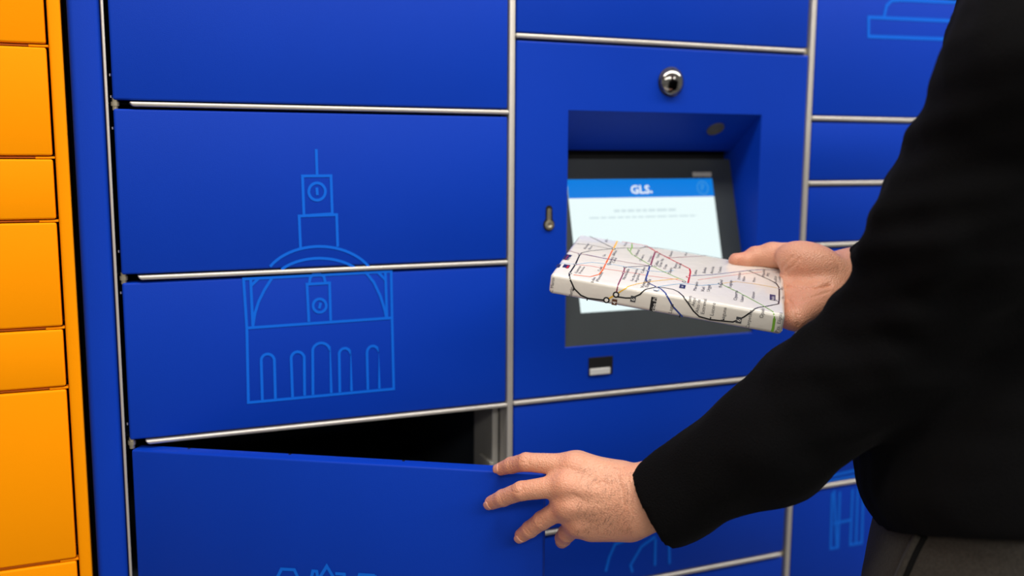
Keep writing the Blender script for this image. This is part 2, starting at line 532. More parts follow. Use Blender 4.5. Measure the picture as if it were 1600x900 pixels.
SX0, SX1, SZ0, SZ1, SH = 0.5708, 0.7975, 1.0897, 1.2597, 1.2352
bm = bmesh.new(); bez_quad(bm, SX0, SX1, SZ0, SZ1, 0.0006, 0.001)
screen = obj('touchscreen', bm, SCREEN, mid)
bm = bmesh.new(); bez_quad(bm, SX0, SX1, SH, SZ1, 0.0009, 0.0003)
obj('screen_header', bm, HEADER, screen)
bm = bmesh.new()
V, Fc = text_mesh('GLS', 0.0170, True)
wdt = max(v[0] for v in V)
vs = [bm.verts.new(bez_pt(0.6645 + v[0] / wdt * 0.030, 1.2405 + v[1] * 0.9, 0.0012)) for v in V]
for f in Fc: bm.faces.new([vs[k] for k in f])
dot = [bm.verts.new(bez_pt(0.6968 + 0.0017 * math.cos(t), 1.2422 + 0.0017 * math.sin(t), 0.0012)) for t in [2 * math.pi * k / 10 for k in range(10)]]
bm.faces.new(dot)
obj('header_logo', bm, SCRLOGO, screen)
bm = bmesh.new()
ring = [(0.7800 + 0.0088 * math.cos(t), 1.2470 + 0.0088 * math.sin(t)) for t in [2 * math.pi * k / 28 for k in range(28)]]
for q in ribbon2d(ring, 0.0013, True) + ribbon2d([(0.7781, 1.2425), (0.7781, 1.2520), (0.7812, 1.2515), (0.7822, 1.2495), (0.7812, 1.2475), (0.7783, 1.2470)], 0.0012):
    bm.faces.new([bm.verts.new(bez_pt(c[0], c[1], 0.0012)) for c in q])
obj('help_icon', bm, SCRRING, screen)
bm = bmesh.new()
for z, xa, xb, h in ((1.2180, 0.636, 0.732, 0.0034), (1.2095, 0.598, 0.765, 0.0022)):
    x = xa
    while x < xb:
        l = random.uniform(0.006, 0.017); bez_quad(bm, x, min(x + l, xb), z - h / 2, z + h / 2, 0.0009, 0.0002); x += l + 0.0025
tl = obj('screen_text_line', bm, SCRTXT, screen)
bm = bmesh.new(); bez_quad(bm, 0.7665, 0.7975, 1.2626, 1.2685, 0.0006, 0.0006)
obj('sticker', bm, STICKER, bezel)
# round camera dome above the recess
cc = on_wall(1048, 128)
bm = bmesh.new()
lathe(bm, [(0.0188, 0.0), (0.0186, 0.0020), (0.0178, 0.0026), (0.0172, 0.0020)], cc, (0, -1, 0), 36)
cam_ring = obj('camera_ring', bm, LENS, panel, True)
bm = bmesh.new()
lathe(bm, [(0.0176, 0.0014)] + [(0.0176 * math.cos(a), 0.0014 + 0.0100 * math.sin(a)) for a in [math.radians(k * 10) for k in range(1, 9)]] + [(0, 0.0114)], cc, (0, -1, 0), 40)
obj('camera_dome', bm, mat('dark_chrome', (0.30, 0.29, 0.27, 1), 0.13, metal=1.0, noise=0.02), panel, True)
# profile-cylinder keyhole lock left of the recess
kc = on_wall(857.5, 342)
bm = bmesh.new()
pr = [(kc[0] + 0.0076 * math.cos(a), kc[2] - 0.007 + 0.0082 * math.sin(a)) for a in [math.radians(k) for k in range(125, 416, 15)]]
pr += [(kc[0] + 0.0044, kc[2] + 0.014), (kc[0] + 0.002, kc[2] + 0.0165), (kc[0] - 0.002, kc[2] + 0.0165), (kc[0] - 0.0044, kc[2] + 0.014)]
A = [bm.verts.new((x, -0.0006, z)) for x, z in pr]; B = [bm.verts.new((x, 0.001, z)) for x, z in pr]
bm.faces.new(A)
for k in range(len(A)): bm.faces.new((A[k], A[k - 1], B[k - 1], B[k]))
bmesh.ops.recalc_face_normals(bm, faces=bm.faces[:])
lock = obj('keyhole_plate', bm, RUBBER, panel)
bm = bmesh.new()
lathe(bm, [(0.0062, 0), (0.0060, 0.0022), (0.0030, 0.0026), (0.0012, 0.0018), (0, 0.0018)], (kc[0], -0.0004, kc[2] - 0.0075), (0, -1, 0), 24)
lathe(bm, [(0.0028, 0), (0.0026, 0.0012), (0, 0.0014)], (kc[0], -0.0004, kc[2] + 0.0105), (0, -1, 0), 16)
box(bm, kc[0] - 0.0026, kc[0] + 0.0026, -0.0016, -0.0004, kc[2] - 0.003, kc[2] + 0.0105, 0.0005, 1)
obj('lock_cylinder', bm, BRASS, lock)
# card slot under the recess
s0 = on_wall(919.5, 559); s1 = on_wall(957, 584)
bm = bmesh.new(); box(bm, s0[0], s1[0], -0.0007, 0.001, s1[2], s0[2], 0.0004, 1)
slot = obj('reader_slot', bm, RUBBER, panel)
bm = bmesh.new(); box(bm, s0[0] + 0.0015, s1[0] - 0.0045, -0.0024, -0.0006, s1[2] + 0.0012, s1[2] + 0.0095, 0.0005, 1)
obj('reader_window', bm, mat('white_plastic', (0.7, 0.7, 0.68, 1), 0.3, noise=0.02), slot)

# --- right column ------------------------------------------------------------------
right = thing('parcel_locker', 'blue locker column on the far side of the touchscreen, behind the man', 'parcel locker', (1.13, 0.27, 0))
zr = [0.2622, 0.4418, 0.6220, 0.8081, 0.9875, 1.1669, 1.2543, 1.3439, 1.5230, 1.7022, 1.8820]
carcass(right, V2 + 0.0042, V3, zr)
plinth(right, V2 + 0.0040, V3 + 0.02)
stile(right, V3 + 0.002, V3 + 0.02)
RX0, RX1 = V2 + 0.0058, V3 - 0.004
zs = [ZB] + zr + [ZT]
right_doors = {}
for a, b_ in zip(zs, zs[1:]):
    right_doors[round(b_, 4)] = door(right, RX0, RX1, a + RH + G, b_ - RH - G - 0.001)
for z in zr:
    rail(right, V2 + 0.0044, V3 - 0.004, z, 0.0058, False)
wall_print('printed_drawing', [
    ('c', [(1357, 27), (1560, 36), (1560, 64), (1357, 57)]),
    [(1381, 27), (1385, 9), (1393, 1), (1410, 0), (1545, 6)],
    [(1410, 0), (1420, -30), (1460, -60), (1520, -62)]], right_doors[1.523], 0.0046)
wall_print('printed_drawing', [
    [(1300, 770), (1297.5, 857), (1309, 855), (1312, 768)], [(1332, 764), (1328, 851), (1346, 848), (1349, 762)],
    [(1302, 818), (1330, 812)], [(1303, 766), (1307, 855)], [(1340, 763), (1337, 850)],
    [(1368, 828), (1372, 846), (1392, 842), (1392, 824)]], right_doors[0.8081], 0.0042)
wall_print('printed_drawing', [
    [(1290, 752), (1345, 742)], [(1300, 743), (1345, 733)]], right_doors[0.9875], 0.0042)

# --- orange locker bank on the left --------------------------------------------
org = thing('parcel_locker', 'orange locker bank at the left edge, standing beside the blue ones', 'parcel locker', (-0.26, 0.27, 0))
zo = [0.2, 0.42, 0.64, 0.86, 1.0491, 1.1129, 1.2238, 1.2879, 1.3983, 1.575, 1.75, 1.90]
OX0, OX1, OY = -0.56, -0.0228, -0.012
zo = [1.3 + (z - 1.3) * 0.9891 for z in zo]
stile(org, -0.0348, OX1, m=ORANGE, y0=OY)
stile(org, OX0, OX0 + 0.0125, m=ORANGE, y0=OY)
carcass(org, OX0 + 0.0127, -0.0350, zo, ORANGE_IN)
plinth(org, OX0, OX1, ORANGE)
zs = [ZB] + zo + [ZT]
for a, b_ in zip(zs, zs[1:]):
    door(org, OX0 + 0.0150, -0.0373, a + 0.0017, b_ - 0.0019, ORANGE, OY + 0.0005, dt=0.018)
for z in zo:
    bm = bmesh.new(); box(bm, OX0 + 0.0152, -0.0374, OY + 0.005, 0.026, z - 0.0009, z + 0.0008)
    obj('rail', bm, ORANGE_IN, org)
    bm = bmesh.new(); box(bm, -0.0530, -0.0352, OY + 0.0022, 0.0, z - 0.0013, z + 0.0008, 0.0003, 1)
    obj('hinge_tab', bm, ORANGE, org)
# shadow gap closing sheet between the two banks
bm = bmesh.new(); box(bm, -0.0212, -0.0185, 0.10, DEP, 0.0, ZT)
gap = obj('filler_strip', bm, RUBBER, org)

bpy.context.view_layer.update()
for root in (left, mid, right, org):
    inv = root.matrix_world.inverted()
    for ch in root.children: ch.matrix_parent_inverse = inv

# ------------------------------------------------------------------ wrapped parcel
PO = np.array([0.4234, -0.2047, 1.1738])
EX = np.array([0.8012, -0.5824, -0.1376]); EY = np.array([0.5983, 0.7832, 0.1690]); EZ = np.array([0.0093, -0.2177, 0.9760])
PL, PW, PT, PR = 0.235, 0.1614, 0.0217, 0.0042


def pk(a, b, c): return PO + EX * a + EY * b + EZ * c


parcel = thing('wrapped_parcel', 'flat parcel wrapped in white metro-map paper, held before the screen', 'parcel', tuple(pk(PL / 2, PW / 2, -PT)))
bm = bmesh.new()
box(bm, 0, PL, 0, PW, -PT, 0, PR, 5)
for v in bm.verts:
    v.co = Vector(pk(*v.co))
wrap = obj('paper_wrap', bm, PAPER, parcel, True)


def wrap_pt(a, t, off):
    """t>0: distance from the fold across the top; t<0: down the spine"""
    q = PR * math.pi / 4
    if t > PR: return pk(a, t, off)
    if t < -PR: return pk(a, -off, t)
    ang = (t + PR) / (2 * PR) * math.pi / 2
    return pk(a, PR - (PR + off) * math.cos(ang), -PR + (PR + off) * math.sin(ang))


def survey(px, py):
    q = on_plane(px, py, PO, EZ); d = q - PO; a, t = d @ EX, d @ EY
    if t < 0:
        q = on_plane(px, py, PO, EY); d = q - PO; a, t = d @ EX, d @ EZ
    return a, max(-PT + .001, min(PW - .002, t))


C7 = lambda x, y: (840 + x / 4.0, 350 + y / 4.0)
pbm = bmesh.new()
INK = [mat('ink_' + n, lin(*c), 0.3, noise=0.02) for n, c in (('grey', (70, 72, 76)), ('blue', (38, 62, 140)), ('red', (196, 40, 48)), ('orange', (235, 110, 40)), ('purple', (130, 50, 80)),
       ('yellow', (240, 190, 60)), ('green', (120, 175, 60)), ('light_blue', (130, 180, 215)), ('pale_red', (225, 130, 120)), ('black', (28, 28, 30)), ('navy', (40, 44, 90)), ('white', (240, 238, 232)), ('brown', (92, 58, 40)), ('text', (92, 92, 96)))]
IK = {n: k for k, n in enumerate(['grey', 'blue', 'red', 'orange', 'purple', 'yellow', 'green', 'light_blue', 'pale_red', 'black', 'navy', 'white', 'brown', 'text'])}
plev = [0]


def map_quad(q, mi, off):
    vs = [pbm.verts.new(wrap_pt(c[0], c[1], off)) for c in q]
    f = pbm.faces.new(vs); f.material_index = mi


def map_line(pts, ink, wid=0.0011):
    if wid < .0013: wid *= 1.45
    S = [survey(*C7(*p)) for p in pts]
    D = [S[0]]
    for p, q in zip(S, S[1:]):
        n = max(1, int(math.hypot(q[0] - p[0], q[1] - p[1]) / 0.0025))
        D += [(p[0] + (q[0] - p[0]) * k / n, p[1] + (q[1] - p[1]) * k / n) for k in range(1, n + 1)]
    plev[0] += 1
    for q in ribbon2d(D, wid): map_quad(q, IK[ink], 0.00012 + plev[0] * 0.000003)


def map_disc(x, y, r, ink, fill='white'):
    a, t = survey(*C7(x, y))
    for rr, kk, off in ((r, ink, 0.00034), (r * 0.55, fill, 0.00040)):
        ring = [(a + rr * math.cos(2 * math.pi * k / 14), t + rr * math.sin(2 * math.pi * k / 14)) for k in range(14)]
        for k in range(14):
            map_quad([(a, t), ring[k], ring[(k + 1) % 14]], IK[kk], off)


def map_box(x, y, w_, h_, ink, off=0.00036):
    a, t = survey(*C7(x, y))
    n = 4
    for k in range(n):
        t0 = t - h_ / 2 + h_ * k / n; t1 = t - h_ / 2 + h_ * (k + 1) / n
        map_quad([(a - w_ / 2, t0), (a + w_ / 2, t0), (a + w_ / 2, t1), (a - w_ / 2, t1)], IK[ink], off)


def map_text(s, x, y, size, ink='text', off=0.00042, st=1.0):
    """text reading up the sheet (towards the far edge)"""
    a, t = survey(*C7(x, y))
    V, Fc = text_mesh(s, size)
    vs = []
    for v in V:
        tt = max(-PT + .0005, min(PW - .002, t + v[0] * st))
        vs.append(pbm.verts.new(wrap_pt(a - v[1], tt, off)))
    for f in Fc:
        ff = pbm.faces.new([vs[k] for k in f]); ff.material_index = IK[ink]


map_line([(330, 70), (470, 150)], 'grey', .0009); map_line([(215, 120), (330, 132), (470, 158)], 'grey', .0007)
map_line([(505, 95), (470, 160), (430, 240), (405, 290), (385, 315), (330, 330), (225, 318)], 'orange', .0011)
map_line([(505, 95), (480, 145), (470, 165)], 'yellow', .0014)
map_line([(185, 165), (260, 185), (430, 218), (560, 240), (700, 262)], 'purple', .0008)
map_line([(262, 195), (275, 180), (330, 168), (470, 155), (540, 150), (640, 152), (690, 140)], 'grey', .0013)
map_line([(262, 195), (235, 255), (205, 300), (197, 320), (205, 350), (230, 405), (270, 445), (315, 465), (420, 476)], 'black', .0016)
map_line([(300, 190), (420, 215), (480, 225)], 'blue', .0007)
map_line([(140, 245), (240, 252), (340, 240), (480, 255), (690, 292), (780, 300), (850, 290)], 'light_blue', .0008)
map_line([(240, 254), (330, 262), (430, 282), (560, 300), (700, 325), (860, 345), (915, 360)], 'pale_red', .0009)
map_line([(600, 100), (590, 150), (575, 165)], 'green', .0009)
map_line([(530, 105), (610, 120), (680, 135), (735, 170), (800, 205), (880, 245), (950, 280), (955, 300), (940, 370)], 'red', .0012)
map_line([(560, 150), (590, 190), (700, 255), (780, 295), (870, 335), (920, 355)], 'green', .0008)
map_line([(735, 175), (720, 215), (705, 262)], 'purple', .0018)
map_line([(700, 265), (690, 300), (675, 345), (685, 365), (740, 392), (770, 405), (810, 450), (845, 515), (905, 585)], 'blue', .0017)
map_line([(740, 175), (820, 212), (950, 205), (1060, 190)], 'purple', .0007)
map_line([(690, 145), (800, 150), (930, 165), (1060, 190), (1180, 220)], 'grey', .0007)
map_line([(545, 270), (700, 262)], 'navy', .0009)
map_line([(545, 272), (535, 310), (500, 390), (490, 440)], 'purple', .0013)
map_line([(490, 440), (550, 400), (620, 375), (720, 358), (800, 350), (880, 342)], 'yellow', .0013)
map_line([(490, 440), (430, 475)], 'yellow', .0017)
map_line([(500, 455), (550, 462), (590, 462), (640, 440), (690, 405), (740, 395), (800, 400), (850, 410), (880, 425), (920, 465), (975, 545), (1010, 578), (1080, 597), (1160, 606), (1220, 612), (1250, 600), (1290, 580), (1340, 545), (1380, 522), (1430, 515), (1505, 500), (1510, 470), (1510, 400), (1490, 370), (1440, 345), (1320, 292)], 'black', .0015)
map_line([(950, 325), (1080, 318), (1200, 305), (1320, 290), (1400, 285), (1540, 290)], 'blue', .0007)
map_line([(740, 395), (850, 378), (920, 372), (1020, 385), (1140, 375)], 'light_blue', .0008)
map_line([(1140, 372), (1260, 430), (1390, 500), (1470, 548), (1480, 580), (1475, 620), (1465, 670)], 'green', .0009)
map_line([(1150, 372), (1240, 360), (1360, 375), (1500, 400)], 'yellow', .0006)
map_line([(1000, 350), (1180, 325), (1400, 300)], 'pale_red', .0005)
map_line([(1480, 590), (1472, 650), (1465, 672)], 'green', .0026)
for x, y, r in ((430, 475, .0034), (490, 441, .0034)): map_disc(x, y, r, 'black')
for x, y, r, c in ((262, 190, .0020, 'navy'), (235, 254, .0018, 'navy'), (203, 310, .0020, 'grey'), (475, 157, .0022, 'grey'), (405, 283, .0018, 'orange'), (680, 142, .0022, 'grey'), (705, 262, .0024, 'navy'),
                   (690, 293, .0018, 'blue'), (545, 272, .0018, 'grey'), (537, 305, .0018, 'purple'), (740, 172, .0018, 'red'), (940, 332, .0024, 'red'), (1142, 374, .0026, 'grey'), (1318, 292, .0014, 'grey'),
                   (1512, 405, .0018, 'navy'), (1500, 480, .0018, 'navy'), (745, 395, .0022, 'navy'), (915, 362, .0022, 'grey'), (820, 210, .0013, 'red'), (575, 165, .0022, 'green')):
    map_disc(x, y, r, c)
for x, y in ((225, 408), (310, 470), (845, 510), (888, 575), (1080, 590), (1160, 600)):
    map_box(x, y, .0012, .0030, 'black')
# station-name plates and line numbers
map_box(480, 488, .0052, .0064, 'brown'); map_text('4', 491, 502, .0060, 'white', .00048)
map_box(597, 468, .0052, .0064, 'grey'); map_text('6', 607, 482, .0060, 'white', .00048)
map_box(1257, 600, .0054, .0066, 'grey'); map_text('6', 1268, 613, .0062, 'white', .00048)
map_box(722, 500, .0056, .0150, 'black'); map_text('cipe P\u00edo', 733, 547, .0055, 'white', .00048)
map_box(742, 412, .0054, .0066, 'light_blue', .00034); map_box(741, 412, .0044, .0056, 'white', .00038); map_text('R', 750, 424, .0056, 'navy', .00048)
map_box(185, 208, .0070, .0200, 'navy'); map_box(182, 212, .0014, .0180, 'purple', .00040)
map_text('Estaci\u00f3n', 196, 226, .0030, 'white', .00048)
map_box(130, 262, .0040, .0110, 'navy'); map_box(180, 265, .0068, .0110, 'navy'); map_box(188, 270, .0020, .0100, 'red', .00040)
map_box(905, 392, .0058, .0120, 'navy'); map_text('Sol', 908, 400, .0034, 'white', .00048, 1.5)
map_box(1468, 460, .0058, .0180, 'navy'); map_text('Atocha', 1478, 480, .0042, 'white', .00048)
# station names
for s, x, y, z in (('Lucero', 1098, 575, .0060), ('Laguna', 1166, 605, .0060), ('Alto de', 1005, 555, .0058), ('Extremad', 1040, 565, .0058), ('Puerta', 955, 500, .0055), ('\u00c1ngel', 980, 515, .0055),
                   ('Carpetana', 1320, 655, .0056), ('Opa\u00f1el', 1408, 590, .0060), ('Pza. El\u00edptica', 1505, 680, .0058), ('Lago', 838, 560, .0060), ('Bat\u00e1n', 215, 455, .0056), ('C. Martin', 95, 432, .0052),
                   ('Ventura', 662, 402, .0045), ('Espa\u00f1a', 690, 398, .0045), ('Callao', 745, 270, .0042), ('Gran V\u00eda', 770, 272, .0042), ('Bilbao', 480, 200, .0040), ('Quevedo', 450, 260, .0040),
                   ('Canal', 480, 245, .0038), ('Noviciado', 545, 350, .0042), ('San Bernardo', 595, 360, .0036), ('Arg\u00fcelles', 620, 365, .0036), ('Moncloa', 380, 360, .0040), ('Islas', 350, 365, .0038),
                   ('Tribunal', 620, 205, .0038), ('Chueca', 650, 235, .0038), ('Alonso', 300, 160, .0038), ('Rios', 330, 162, .0038), ('Iglesia', 430, 115, .0036), ('Ruben', 550, 140, .0036),
                   ('Retiro', 835, 205, .0038), ('Ibiza', 930, 200, .0036), ('Banco', 865, 280, .0040), ('Sevilla', 890, 282, .0038), ('Opera', 830, 315, .0040), ('Latina', 990, 325, .0040), ('Embaj', 1048, 310, .0040),
                   ('Acacias', 1095, 312, .0040), ('Toledo', 1145, 310, .0040), ('Piramid', 1150, 400, .0040), ('Marqu\u00e9s', 990, 420, .0040), ('Vad', 1040, 425, .0044), ('Urgel', 1075, 425, .0044), ('Oporto', 1245, 480, .0046),
                   ('Usera', 1285, 490, .0042), ('Legazp', 1210, 400, .0042), ('Delicias', 1265, 350, .0038), ('Palos', 1295, 360, .0038), ('M\u00e9ndez', 1420, 330, .0040), ('Arg', 1445, 330, .0040),
                   ('Pac\u00edfico', 1495, 375, .0040), ('Conde', 1520, 370, .0040), ('Plana', 1360, 365, .0036), ('Almen', 1355, 470, .0040), ('Abr', 1535, 415, .0034), ('Sta', 1540, 470, .0034), ('Lis', 420, 205, .0036), ('Colon', 660, 310, .0040),
                   ('Serrano', 700, 240, .0036), ('Vel\u00e1z', 755, 215, .0036), ('Goya', 800, 285, .0038), ('Cruz', 390, 298, .0038), ('Guzm\u00e1n', 245, 310, .0036), ('Francos', 270, 312, .0036)):
    map_text(s, x, y, z * (0.86 if z >= .0050 else 1.12), st=1.0 if z >= .0050 else 2.0)
bmesh.ops.recalc_face_normals(pbm, faces=pbm.faces[:])
prt = obj('printed_map', pbm, INK, wrap)
bpy.context.view_layer.update()
wrap.matrix_parent_inverse = parcel.matrix_world.inverted()
# folded end flap on the right end
bm = bmesh.new()
tri = [(-0.001, -PT + 0.001), (PW * 0.5, -0.006), (PW - .001, -PT + .001)]
A = [bm.verts.new(pk(PL + 0.0004, b_, c)) for b_, c in ((0.005, -PT + 0.003), (PW - 0.005, -PT + 0.003), (PW * 0.62, -0.004), (PW * 0.38, -0.004))]
B = [bm.verts.new(pk(PL - 0.0004, b_, c)) for b_, c in ((0.005, -PT + 0.003), (PW - 0.005, -PT + 0.003), (PW * 0.62, -0.004), (PW * 0.38, -0.004))]
bm.faces.new(A); bm.faces.new(B[::-1])
for k in range(4): bm.faces.new((A[k], B[k], B[k - 1], A[k - 1]))
bmesh.ops.recalc_face_normals(bm, faces=bm.faces[:])
fl = obj('end_flap', bm, PAPER, parcel); fl.matrix_parent_inverse = parcel.matrix_world.inverted()


# ------------------------------------------------------------------ implicit-surface modeller for the person
class Field:
    def __init__(self): self.items = []

    def cone(self, a, b, ra, rb, k=0.006, sub=False, flat=None): self.items.append(('c', np.array(a, float), np.array(b, float), ra, rb, k, sub, flat)); return self

    def chain(self, pts, rs, k=0.004, kj=0.002):
        for i in range(len(pts) - 1): self.cone(pts[i], pts[i + 1], rs[i], rs[i + 1], k if i == 0 else kj)
        return self

    def ell(self, c, ax, r, k=0.02, sub=False): self.items.append(('e', np.array(c, float), np.array(ax, float), np.array(r, float), 0, k, sub, None)); return self

    def cut(self, q, n): self.items.append(('p', np.array(q, float), np.array(n, float) / np.linalg.norm(n), 0, 0, 0, False, None)); return self

    def disp(self, fn): self.items.append(('d', fn, None, 0, 0, 0, False, None)); return self

    def eval(self, X):
        d = np.full(X.shape[:-1], 1e3, np.float32)
        for ty, a, b, ra, rb, k, sub, flat in self.items:
            if ty == 'c':
                ba = (b - a).astype(np.float32); pa = X - a.astype(np.float32)
                h = np.clip((pa @ ba) / max(1e-12, float(ba @ ba)), 0, 1)
                v = pa - h[..., None] * ba
                if flat is not None:
                    fa, fs = flat
                    fa = np.array(fa, np.float32); c = (v @ fa); v = v + (c * (fs - 1))[..., None] * fa
                e = np.sqrt((v * v).sum(-1)) - (ra + (rb - ra) * h)
            elif ty == 'e':
                pa = (X - a.astype(np.float32)) @ b.T.astype(np.float32)
                q = pa / ra.astype(np.float32)
                k0 = np.sqrt((q * q).sum(-1)); q2 = q / ra.astype(np.float32); k1 = np.sqrt((q2 * q2).sum(-1)) + 1e-9
                e = k0 * (k0 - 1) / k1
            elif ty == 'p':
                e = (X - a.astype(np.float32)) @ b.astype(np.float32); d = np.maximum(d, e); continue
            elif ty == 'd':
                d = d + a(X); continue
            if sub:
                h = np.maximum(k - np.abs(-e - d), 0) / k; d = np.maximum(d, -e) + h * h * k * 0.25
            else:
                h = np.maximum(k - np.abs(e - d), 0) / k; d = np.minimum(d, e) - h * h * k * 0.25
        return d


def surface_net(field, lo, hi, s):
    lo = np.array(lo, float); hi = np.array(hi, float)
    n = np.ceil((hi - lo) / s).astype(int) + 1
    gx = [(lo[i] + s * np.arange(n[i])).astype(np.float32) for i in range(3)]
    D = np.empty(tuple(n), np.float32)
    step = max(1, int(600000 / (n[1] * n[2])))
    for i in range(0, n[0], step):
        X = np.stack(np.meshgrid(gx[0][i:i + step], gx[1], gx[2], indexing='ij'), -1)
        D[i:i + step] = field.eval(X)
    ins = D < 0
    nc = n - 1
    acc = np.zeros(tuple(nc) + (3,), np.float32); cnt = np.zeros(tuple(nc), np.float32)
    for ax in range(3):
        o1, o2 = [k for k in range(3) if k != ax]
        for i in (0, 1):
            for j in (0, 1):
                sl0 = [None] * 3; sl1 = [None] * 3
                sl0[ax] = slice(0, -1); sl1[ax] = slice(1, None)
                for oo, v in ((o1, i), (o2, j)):
                    s_ = slice(v, n[oo] - 1 + v); sl0[oo] = s_; sl1[oo] = s_
                a = D[tuple(sl0)]; b = D[tuple(sl1)]
                m = (a < 0) != (b < 0)
                t = np.where(m, a / np.where(m, a - b, 1), 0)
                p = [None] * 3
                p[ax] = t; p[o1] = np.full_like(t, i); p[o2] = np.full_like(t, j)
                for q in range(3): acc[..., q] += np.where(m, p[q], 0)
                cnt += m
    act = cnt > 0
    idx = np.full(tuple(nc), -1, np.int64); idx[act] = np.arange(act.sum())
    cell = np.argwhere(act)
    V = lo + s * (cell + acc[act] / cnt[act][:, None])
    Q = []
    for ax in range(3):
        o1, o2 = (ax + 1) % 3, (ax + 2) % 3
        sl0 = [slice(1, -1)] * 3; sl1 = [slice(1, -1)] * 3
        sl0[ax] = slice(0, -1); sl1[ax] = slice(1, None)
        a = ins[tuple(sl0)]; b = ins[tuple(sl1)]
        e = np.argwhere(a != b)
        base = e.copy(); base[:, o1] += 1; base[:, o2] += 1
        flip = a[tuple(e.T)]
        c = []
        for (u, v) in ((0, 0), (1, 0), (1, 1), (0, 1)):
            q = base.copy(); q[:, o1] -= u; q[:, o2] -= v; c.append(idx[tuple(q.T)])
        f = np.stack(c, 1)
        f[~flip] = f[~flip][:, ::-1]
        Q.append(f)
    Q = np.concatenate(Q)
    # two rounds of light smoothing
    for lam in (0.45, -0.2):
        sm = np.zeros_like(V); c2 = np.zeros(len(V))
        for i in range(4):
            a, b = Q[:, i], Q[:, (i + 1) % 4]
            np.add.at(sm, a, V[b]); np.add.at(c2, a, 1); np.add.at(sm, b, V[a]); np.add.at(c2, b, 1)
        V = V + lam * (sm / np.maximum(c2, 1)[:, None] - V)
    return V, Q


def mesh_obj(name, V, Q, m, parent, attr=None):
    me = bpy.data.meshes.new(name)
    me.vertices.add(len(V)); me.vertices.foreach_set('co', V.astype(np.float32).ravel())
    me.loops.add(Q.size); me.loops.foreach_set('vertex_index', Q.astype(np.int32).ravel())
    me.polygons.add(len(Q)); me.polygons.foreach_set('loop_start', np.arange(0, Q.size, 4, dtype=np.int32))
    me.polygons.foreach_set('use_smooth', np.ones(len(Q), bool))
    me.update(calc_edges=True); me.validate()
    if attr is not None:
        a = me.attributes.new('blush', 'FLOAT', 'POINT'); a.data.foreach_set('value', attr.astype(np.float32))
    me.materials.append(m)
    o = bpy.data.objects.new(name, me); COL.objects.link(o)
    if parent: o.parent = parent
    return o


def surf(field, px, py, t0=0.6):
    d = ray(px, py); t = t0
    for _ in range(90):
        e = float(field.eval((CAM + d * t)[None, :].astype(np.float32))[0])
        t += max(-.02, min(.05, e * .8))
        if abs(e) < 2e-5: break
    return CAM + d * t


def groove(field, pts, depth, wid):
    return ([surf(field, *p) for p in pts], depth, wid)


def carve(V, Q, grooves):
    n_ = np.zeros_like(V); t_ = np.cross(V[Q[:, 2]] - V[Q[:, 0]], V[Q[:, 3]] - V[Q[:, 1]])
    for k in range(4): np.add.at(n_, Q[:, k], t_)
    n_ /= np.linalg.norm(n_, axis=1)[:, None] + 1e-12
    out = np.zeros(len(V))
    for P, dep, wd in grooves:
        P = np.array(P); c = P.mean(0); rad = np.linalg.norm(P - c, axis=1).max() + 3 * wd
        near = np.where(np.linalg.norm(V - c, axis=1) < rad)[0]
        if not len(near): continue
        best = np.full(len(near), 9.0)
        for a, b in zip(P, P[1:]):
            ba = b - a; pa = V[near] - a
            h = np.clip(pa @ ba / (ba @ ba + 1e-12), 0, 1)
            best = np.minimum(best, np.linalg.norm(pa - h[:, None] * ba, axis=1))
        out[near] = np.maximum(out[near], dep * np.exp(-(best / wd) ** 2))
    return V - n_ * out[:, None]


def unit(v): v = np.array(v, float); return v / np.linalg.norm(v)


# ------------------------------------------------------------------ person: joints
FR = unit((-0.502, 0.864, 0)); LF = unit((-0.864, -0.502, 0)); UP = np.array([0, 0, 1.0])
AX = np.array([FR, LF, UP])
HIP = np.array([0.800, -0.470, 0.90]); CHEST = np.array([0.825, -0.455, 1.25])
# left arm (near the camera)
LS = at(1620, 106, 0.76); LM = at(1516, 332, 0.81); LE = at(1408, 548, 0.87); LW = at(1015, 788, 0.925)
# right arm (behind)
RS = CHEST + LF * -0.185 + UP * 0.13; RE = np.array([1.000, -0.335, 1.115]); RW = at(1345, 425, 1.072)

person = thing('person', 'man in black jumper and grey trousers, holding the parcel and pushing a locker door', 'person', (HIP[0], HIP[1], 0))

BODY_V, BODY_Q, BODY_B = [], [], []
nv = [0]


def add_chunk(V, Q, joints):
    b = np.zeros(len(V))
    for p, r, s in joints:
        b += s * np.exp(-((V - np.array(p)) ** 2).sum(1) / (r * r))
    BODY_V.append(V); BODY_Q.append(Q + nv[0]); BODY_B.append(np.clip(b, 0, 1)); nv[0] += len(V)


# ---- left hand: pushes the door, back of the hand to the camera, fingers to the left
H = {}
H['i'] = [at(896, 727, .944), at(822, 722, .958), at(799, 727, .974), at(783, 732.5, .984)]
H['m'] = [at(884, 758, .933), at(815, 767, .948), at(786, 778, .966), at(768, 785.5, .981)]
H['r'] = [at(886, 790, .935), at(847, 813, .957), at(828, 827, .971), at(815, 836.5, .982)]
H['p'] = [at(902, 816, .945), at(886, 833, .968), at(880, 841, .984), at(878, 846, .997)]
RAD = {'i': [.0118, .0092, .0081, .0068], 'm': [.0118, .0094, .0083, .0071], 'r': [.0112, .0092, .0083, .0072], 'p': [.0108, .0090, .0082, .0070]}
lh = Field()
wt, wb = at(1000, 758, .928), at(1003, 809, .930)
towards = lambda p, d: p + F_ * d
# forearm and wrist
fa_t, fa_b = at(1100, 700, .915), at(1120, 752, .92)
lh.cone(fa_t, wt, .0205, .0160, .02); lh.cone(fa_b, wb, .0205, .0165, .02); lh.cone((fa_t + fa_b) / 2, (wt + wb) / 2, .022, .0185, .02)
